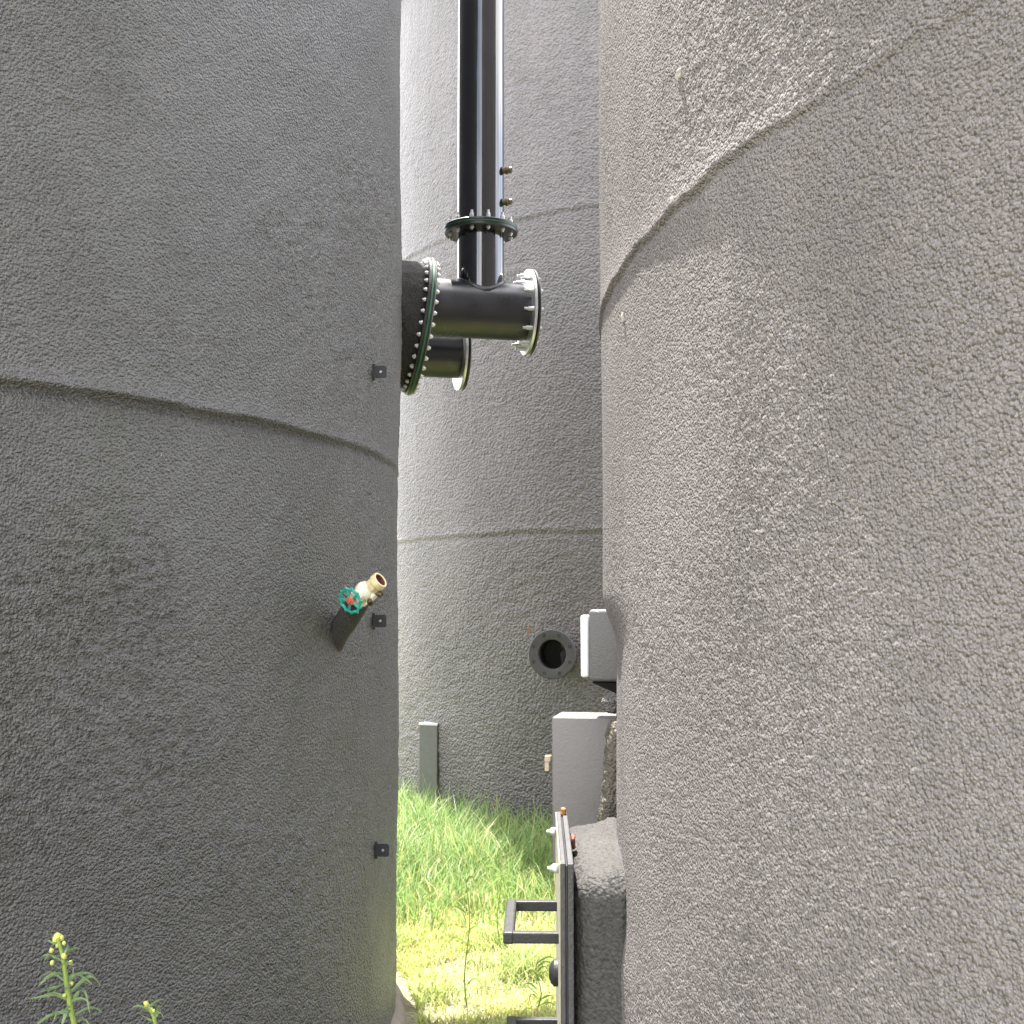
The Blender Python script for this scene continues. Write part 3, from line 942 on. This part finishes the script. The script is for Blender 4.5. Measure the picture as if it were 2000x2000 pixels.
# ------------------------------------------------------------------ small box with white lid on the right tank
O = Vector((-0.977, 0.214, 0)); F = Vector((-0.214, -0.977, 0)); Zv = Vector((0, 0, 1))
jb_l = px(1149, 1200, 3.15)
zt, zb = 1.826, 1.648
c = Vector((jb_l.x, jb_l.y, (zt + zb) / 2)) - O * 0.075 - F * 0.10
jb = thing("junction_box", (c.x, c.y, zb), "small grey junction box with white lid high on the pebbly tank edge", "electrical box")
bm = bmesh.new()
obox(bm, c, O, F, Zv, 0.075, 0.10, (zt - zb) / 2, 0.010, 3)
obj("box_body", bm, M['box'], jb, smooth=True, angle=50)
bm = bmesh.new()
obox(bm, c + O * (0.075 + 0.0115) - F * 0.004 + Vector((0, 0, -0.002)), O, F, Zv, 0.0105, 0.094, (zt - zb) / 2 - 0.012, 0.007, 3)
obj("lid", bm, M['lid'], jb, smooth=True, angle=50)
# black wedge added to stand for the box's cast shadow
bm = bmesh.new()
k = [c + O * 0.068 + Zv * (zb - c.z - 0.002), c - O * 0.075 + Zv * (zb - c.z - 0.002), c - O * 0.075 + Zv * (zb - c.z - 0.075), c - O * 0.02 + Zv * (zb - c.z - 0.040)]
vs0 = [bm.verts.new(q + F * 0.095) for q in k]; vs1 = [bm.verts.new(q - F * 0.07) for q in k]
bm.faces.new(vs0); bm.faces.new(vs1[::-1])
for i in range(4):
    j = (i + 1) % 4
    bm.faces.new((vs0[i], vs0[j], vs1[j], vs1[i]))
obj("shadow_wedge", bm, M['shadow_wedge'], jb)

# ------------------------------------------------------------------ control cabinet on the right tank
cl = px(1077.6, 1400, 3.27)
zt, zb = cl.z, 1.16
O2 = Vector((-0.985, 0.17, 0)); F2 = Vector((-0.17, -0.985, 0))
c = Vector((cl.x, cl.y, (zt + zb) / 2)) - O2 * 0.095 - F2 * 0.085
cb = thing("control_cabinet", (c.x, c.y, zb), "smooth grey metal cabinet with tan latch, mounted above the hatch", "cabinet")
bm = bmesh.new()
obox(bm, c, O2, F2, Zv, 0.095, 0.085, (zt - zb) / 2, 0.006, 3)
obj("cabinet_body", bm, M['cab'], cb, smooth=True, angle=50)
lc = px(1075, 1489, 3.33)
bm = bmesh.new()
obox(bm, lc + O2 * 0.006 + Zv * 0.010, O2, F2, Zv, 0.008, 0.012, 0.008, 0.002)
obox(bm, lc + O2 * 0.008 - Zv * 0.010, O2, F2, Zv, 0.006, 0.010, 0.012, 0.002)
obj("latch", bm, M['latch'], cb)
# rough bare foam where the cabinet meets the wall, part of the tank
bm = bmesh.new()
fb = px(1180, 1530, 3.12)
foam_box(bm, Vector((0.268, 3.08, 1.40)), (0.99, 0, -0.13), (0, 1, 0), (0.13, 0, 0.99), 0.050, 0.05, 0.16, 0.02, 0.006, 45, 40)
obj("bare_foam", bm, M['foam_old'], rt, smooth=True)
bm = bmesh.new()
fb = px(1190, 1372, 3.10)
foam_box(bm, Vector((fb.x + 0.004, fb.y, fb.z - 0.004)), (1, 0, 0), (0, 1, 0), (0, 0, 1), 0.020, 0.03, 0.018, 0.014, 0.005, 60, 20)
obj("foam_lump", bm, M['foam_r'], rt, smooth=True)

# ------------------------------------------------------------------ hatch on the right tank
# foamed frame belongs to the tank
bm = bmesh.new()
foam_box(bm, (0.215, 2.70, 0.96), (1, 0.02, 0), (-0.02, 1, 0), (0, 0, 1), 0.105, 0.305, 0.368, 0.050, 0.0025, 60, 110)
for v in bm.verts:
    dist = math.hypot(v.co.x - RC[0], v.co.y - RC[1]) - TR
    k = 0.040 * math.exp(-max(dist, -0.005) / 0.030)
    v.co.y += k * max(-1, min(1, (v.co.y - 2.70) / 0.25)); v.co.z += 0.3 * k * max(-1, min(1, (v.co.z - 0.96) / 0.3))
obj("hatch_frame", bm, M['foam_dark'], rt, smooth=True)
hx = Vector((0.0231, 1, 0)).normalized()       # along the plate, away from the camera
hn = Vector((-1, 0.0231, 0)).normalized()      # outward
hp0 = Vector((0.0873, 2.39, 1.355))            # near upper corner of the outer face
hh = thing("hatch_cover", (0.09, 2.69, 0.58), "rectangular bolted hatch cover with black pull handles, low on the pebbly tank", "hatch")
Hh, Hw = 0.78, 0.61
mid = hp0 + hx * Hw / 2 - Zv * Hh / 2
def slab(name, d0, d1, mat, grow=0.0, parent=hh, bev=0.002):
    bm = bmesh.new()
    obox(bm, mid - hn * (d0 + d1) / 2, hn, hx, Zv, (d1 - d0) / 2, Hw / 2 + grow, Hh / 2 + grow, bev)
    return obj(name, bm, mat, parent)
slab("face_sheet", 0.0, 0.0025, M['hatch_face'], 0.0, bev=0.0005)
slab("cover_plate", 0.003, 0.012, M['hatch'], 0.001)
slab("gasket", 0.0125, 0.0155, M['tab'], -0.004, bev=0.0005)
slab("frame_plate", 0.016, 0.027, M['hatch'], 0.0)
# large domed fixings along the upper edge, both sides
bmx = bmesh.new()
lathe(bmx, (0, 0, 0), (0, 0, 1), [(0, -0.044), (0.006, -0.044), (0.010, -0.041), (0.0105, -0.031), (0.006, -0.029), (0.006, 0.0), (0.0125, 0.001), (0.0135, 0.007), (0.0125, 0.013), (0.010, 0.018), (0.006, 0.021), (0.0055, 0.028), (0.004, 0.030), (0, 0.030)], 16)
bmesh.ops.scale(bmx, vec=(0.72, 0.72, 0.72), verts=bmx.verts)
bme = bpy.data.meshes.new("bolt"); bmesh.ops.recalc_face_normals(bmx, faces=bmx.faces); bmx.to_mesh(bme); bmx.free(); bme.materials.append(M['zinc'])
for p_ in bme.polygons: p_.use_smooth = True
bx, by, bz = frame(hn)
def hbolt(d, z):
    b = bpy.data.objects.new("bolt", bme); COL.objects.link(b); b.parent = hh
    b.matrix_local = mat_of(bx, by, bz, hp0 + hx * d - Zv * z - hh.location)
for d, z in ((0.10, 0.028), (0.51, 0.028), (0.10, 0.75), (0.51, 0.75), (0.30, 0.75)): hbolt(d, z)
# pull handles
def handle(z, y0=2.486, y1=2.75, reach=0.090):
    bm = bmesh.new()
    r = 0.0105
    def base(y): return Vector((0.0873 + (y - 2.39) * 0.0231, y, z))
    a, b = base(y0), base(y1)
    obox(bm, a + hn * reach / 2, hn, hx, Zv, reach / 2 + 0.004, r, r, 0.003)
    obox(bm, b + hn * reach / 2, hn, hx, Zv, reach / 2 + 0.004, r, r, 0.003)
    obox(bm, (a + b) / 2 + hn * (reach + 0.006), hn, hx, Zv, r, (y1 - y0) / 2 + r + 0.001, r + 0.001, 0.004)
    return obj("pull_handle", bm, M['handle'], hh)
handle(1.198); handle(0.955)
bm = bmesh.new()
lathe(bm, Vector((0.092, 2.60, 1.10)), hn, [(0, -0.002), (0.026, -0.002), (0.026, 0.008), (0.020, 0.014), (0.008, 0.018), (0, 0.018)], 20)
obj("knob", bm, M['handle'], hh, smooth=True, angle=40)
bm = bmesh.new()
foam_box(bm, hp0 + hx * 0.58 - hn * 0.018 + Zv * 0.006, hn, hx, Zv, 0.005, 0.018, 0.008, 0.003, 0.003, 60, 6)
obj("rust_lump", bm, M['orange'], hh, smooth=True)
bm = bmesh.new()
foam_box(bm, hp0 + hx * 0.30 - hn * 0.033 - Zv * 0.014, hn, hx, Zv, 0.005, 0.028, 0.014, 0.004, 0.003, 60, 6)
obj("rust_lump", bm, M['rust'], hh, smooth=True)

# ------------------------------------------------------------------ flecks of pale foam stuck on the tank walls
def surf(cx, cy, xp, yp):
    d = px(xp, yp, 1.0) - EYE
    a = d.x ** 2 + d.y ** 2; b = -2 * (cx * d.x + cy * d.y); c_ = cx * cx + cy * cy - TR * TR
    t = (-b - math.sqrt(b * b - 4 * a * c_)) / (2 * a)
    return EYE + d * t
def fleck(xp, yp, c, par, w, h, mat=None):
    p = surf(c[0], c[1], xp, yp)
    n = Vector((p.x - c[0], p.y - c[1], 0)).normalized()
    t = Zv.cross(n)
    bm = bmesh.new()
    foam_box(bm, p + n * 0.002, t, Zv, n, w, h, 0.003, 0.002, 0.003, 90, 6)
    obj("fleck", bm, mat or M['fleck'], par, smooth=True)
fleck(1331, 146, RC, rt, 0.004, 0.006); fleck(1318, 394, RC, rt, 0.0045, 0.006); fleck(1219, 620, RC, rt, 0.005, 0.010)
fleck(596, 832, LC, lt, 0.006, 0.008); fleck(314, 889, LC, lt, 0.003, 0.005)
fleck(1033, 1231, BC, bt, 0.016, 0.024, M['leaf_litter'])

# ------------------------------------------------------------------ weeds
def tube(bm, pts, rads, seg=8):
    prev = None
    for i, p in enumerate(pts):
        d = (pts[min(i + 1, len(pts) - 1)] - pts[max(i - 1, 0)]).normalized()
        x, y, z = frame(d, (0.1, 0.9, 0.2))
        ring = [bm.verts.new(p + (x * math.cos(2 * math.pi * k / seg) + y * math.sin(2 * math.pi * k / seg)) * rads[i]) for k in range(seg)]
        if prev:
            for k in range(seg):
                bm.faces.new((prev[k], prev[(k + 1) % seg], ring[(k + 1) % seg], ring[k]))
        prev = ring

def leaf(bm, pts, width):
    """a strap leaf with a folded midrib along a list of points"""
    n = len(pts)
    rows = []
    for i, p in enumerate(pts):
        t = i / (n - 1)
        d = (pts[min(i + 1, n - 1)] - pts[max(i - 1, 0)]).normalized()
        side = d.cross(Vector((0.12, 0.90, 0.40))).normalized()
        up = side.cross(d).normalized()
        w = width * (math.sin(math.pi * min(1, 0.12 + t * 0.88)) ** 0.6) * (1 - 0.3 * t)
        rows.append((bm.verts.new(p - side * w / 2 + up * w * 0.18), bm.verts.new(p), bm.verts.new(p + side * w / 2 + up * w * 0.18)))
    for a, b in zip(rows, rows[1:]):
        bm.faces.new((a[0], a[1], b[1], b[0])); bm.faces.new((a[1], a[2], b[2], b[1]))

def arc_leaf(bm, base, dx, dy, rise, drop, L, width, n=9):
    """leaf leaving the stem in the horizontal direction (dx,dy), rising then drooping"""
    d = Vector((dx, dy, 0)).normalized()
    pts = []
    for i in range(n):
        t = i / (n - 1)
        pts.append(base + d * L * t * (1 - 0.12 * t) + Zv * (rise * math.sin(t * math.pi * 0.55) - drop * t ** 2.4))
    leaf(bm, pts, width)

def weed(name, pix, depth, label, leaves, buds, thick):
    """pix: stem points (photo px) from top to the frame's lower edge, continued down to the ground"""
    P = [px(x, y, depth) for x, y in pix]
    last = P[-1]
    foot = Vector((last.x + 0.04, depth + 0.02, 0))
    P += [last.lerp(foot, t) for t in (0.35, 0.7, 1.0)]
    t = thing(name, foot, label, "weed", "flowering weeds in front of the charcoal tank")
    bm = bmesh.new()
    tube(bm, P, [thick * (0.55 + 0.45 * min(1, i / 3)) for i in range(len(P))])
    obj("stem", bm, M['weed_stem'], t, smooth=True)
    bm = bmesh.new()
    for (x0, y0, ctl, w) in leaves:
        pts_px = [(x0, y0)] + list(ctl)
        # smooth curve through control pixels
        cps = [px(x, y, depth + 0.012 * random.uniform(-1, 1) + 0.03 * k * (random.random() - 0.5)) for k, (x, y) in enumerate(pts_px)]
        pts = []
        m = len(cps)
        for i in range(m - 1):
            p0 = cps[max(i - 1, 0)]; p1 = cps[i]; p2 = cps[i + 1]; p3 = cps[min(i + 2, m - 1)]
            for s_ in range(5):
                u = s_ / 5
                pts.append(0.5 * ((2 * p1) + (p2 - p0) * u + (2 * p0 - 5 * p1 + 4 * p2 - p3) * u * u + (3 * p1 - p0 - 3 * p2 + p3) * u ** 3))
        pts.append(cps[-1])
        leaf(bm, pts, w)
    for j in range(len(leaves)):
        f = 0.22 + 0.75 * j / len(leaves)
        q = P[0].lerp(last, f)
        a = j * 2.4 + 0.7
        arc_leaf(bm, q, math.cos(a), math.sin(a), 0.015 + 0.01 * f, 0.03 * f, (0.035 + 0.055 * f) * random.uniform(0.8, 1.2), 0.0075)
    # lower leaves, below the photograph's edge
    z = last.z
    k = 0
    while z > 0.12:
        z -= random.uniform(0.03, 0.05)
        q = last.lerp(foot, (last.z - z) / last.z)
        a = k * 2.4
        arc_leaf(bm, q, math.cos(a), math.sin(a), 0.02, 0.05, random.uniform(0.07, 0.11), 0.010)
        k += 1
    obj("foliage", bm, M['weed_leaf'], t, smooth=True)
    for x, y, r in buds:
        bm = bmesh.new()
        c_ = px(x, y, depth + random.uniform(-0.012, 0.012))
        g = bmesh.ops.create_icosphere(bm, subdivisions=2, radius=r)
        for v in g['verts']:
            n = v.co.normalized()
            v.co = c_ + Vector((v.co.x, v.co.y, v.co.z * 1.25)) * (1 + 0.28 * mnoise.noise(n * 3.5 + c_ * 40))
        obj("flower_bud", bm, M['weed_bud'], t, smooth=True)
    return t

def z6(x, y): return (x * 400 / 1932, 1750 + y * 400 / 1932)      # pixels of an enlarged crop of the photo
def zl(x0, y0, ctl, w): return (*z6(x0, y0), [z6(*c_) for c_ in ctl], w * 1.45)
weed("flowering_weed", [z6(545, 400), z6(580, 520), z6(610, 680), z6(632, 850), z6(662, 1030), z6(700, 1208)], 2.75,
     "taller flowering green weed at the bottom left corner",
     [zl(590, 745, [(520, 735), (440, 775), (360, 855)], 0.0060), zl(590, 850, [(500, 870), (440, 890), (378, 905)], 0.0062),
      zl(645, 990, [(560, 950), (450, 945), (265, 975)], 0.0075), zl(650, 1040, [(620, 1100), (600, 1160), (580, 1225)], 0.0070),
      zl(650, 800, [(700, 755), (770, 760), (875, 840)], 0.0065), zl(680, 900, [(780, 800), (870, 765), (950, 850)], 0.0062),
      zl(685, 990, [(740, 915), (800, 915), (845, 1115)], 0.0070), zl(650, 1095, [(560, 1105), (450, 1140), (330, 1230)], 0.0070),
      zl(735, 1190, [(770, 1165), (810, 1180), (850, 1240)], 0.0065), zl(555, 470, [(500, 450), (450, 420), (410, 400)], 0.0045),
      zl(600, 560, [(630, 500), (645, 470), (640, 560)], 0.0040), zl(590, 640, [(560, 690), (520, 660), (470, 640)], 0.0035),
      zl(655, 830, [(680, 760), (690, 700), (680, 640)], 0.0032), zl(575, 560, [(520, 590), (460, 560), (405, 635)], 0.0035)],
     [(*z6(545, 390), 0.0090), (*z6(520, 410), 0.0060), (*z6(580, 395), 0.0055), (*z6(545, 465), 0.0050), (*z6(605, 445), 0.0042),
      (*z6(485, 515), 0.0050), (*z6(605, 570), 0.0058), (*z6(492, 630), 0.0046), (*z6(665, 628), 0.0042), (*z6(680, 825), 0.0035), (*z6(610, 940), 0.0040)],
     0.0058)
weed("flowering_weed", [z6(1385, 1020), z6(1415, 1060), z6(1440, 1110), z6(1470, 1208)], 2.85,
     "shorter flowering weed right of the taller one, just showing its tip",
     [zl(1440, 1180, [(1380, 1160), (1340, 1130), (1305, 1105)], 0.0060), zl(1460, 1160, [(1485, 1110), (1495, 1060), (1510, 1030)], 0.0045),
      zl(1420, 1060, [(1430, 1020), (1425, 990), (1415, 955)], 0.0040), zl(1410, 1100, [(1380, 1085), (1340, 1090), (1315, 1105)], 0.0040)],
     [(*z6(1380, 1020), 0.0056), (*z6(1400, 1045), 0.0050), (*z6(1425, 1075), 0.0048), (*z6(1450, 1085), 0.0036), (*z6(1368, 1010), 0.0036)],
     0.0046)

# slender plant in the middle of the turf
def slender(xp, yb, H, D, label, nl, seed, fol=1.0):
    random.seed(seed)
    foot = px(xp, yb, D); foot.z = 0
    t = thing("slender_plant", foot, label, "plant", "slender weeds in the turf")
    P = [foot + Vector((0.012 * math.sin(i * 0.9 + seed), 0.01 * math.cos(i), H * i / 8)) for i in range(9)]
    bm = bmesh.new()
    tube(bm, P, [0.0034 * (1 - 0.6 * i / 8) for i in range(9)], 6)
    obj("stem", bm, M['thin_plant'], t, smooth=True)
    bm = bmesh.new()
    for i in range(nl):
        f = (i + 0.5) / nl
        q = P[0].lerp(P[-1], f)
        a = random.random() * 6.28
        arc_leaf(bm, q, math.cos(a), math.sin(a), 0.05, 0.03 + 0.03 * random.random(), fol * random.uniform(0.06, 0.12), 0.011)
    obj("foliage", bm, M['thin_plant'], t, smooth=True)
slender(912, 1945, 0.60, 5.95, "tall thin weed rising from the middle of the turf", 13, 3)
slender(1052, 1950, 0.24, 5.9, "small leafy weed in the turf beside the hatch handles", 12, 5, 1.1)
slender(975, 1800, 0.46, 6.9, "thin weed at the front edge of the long grass", 11, 8)
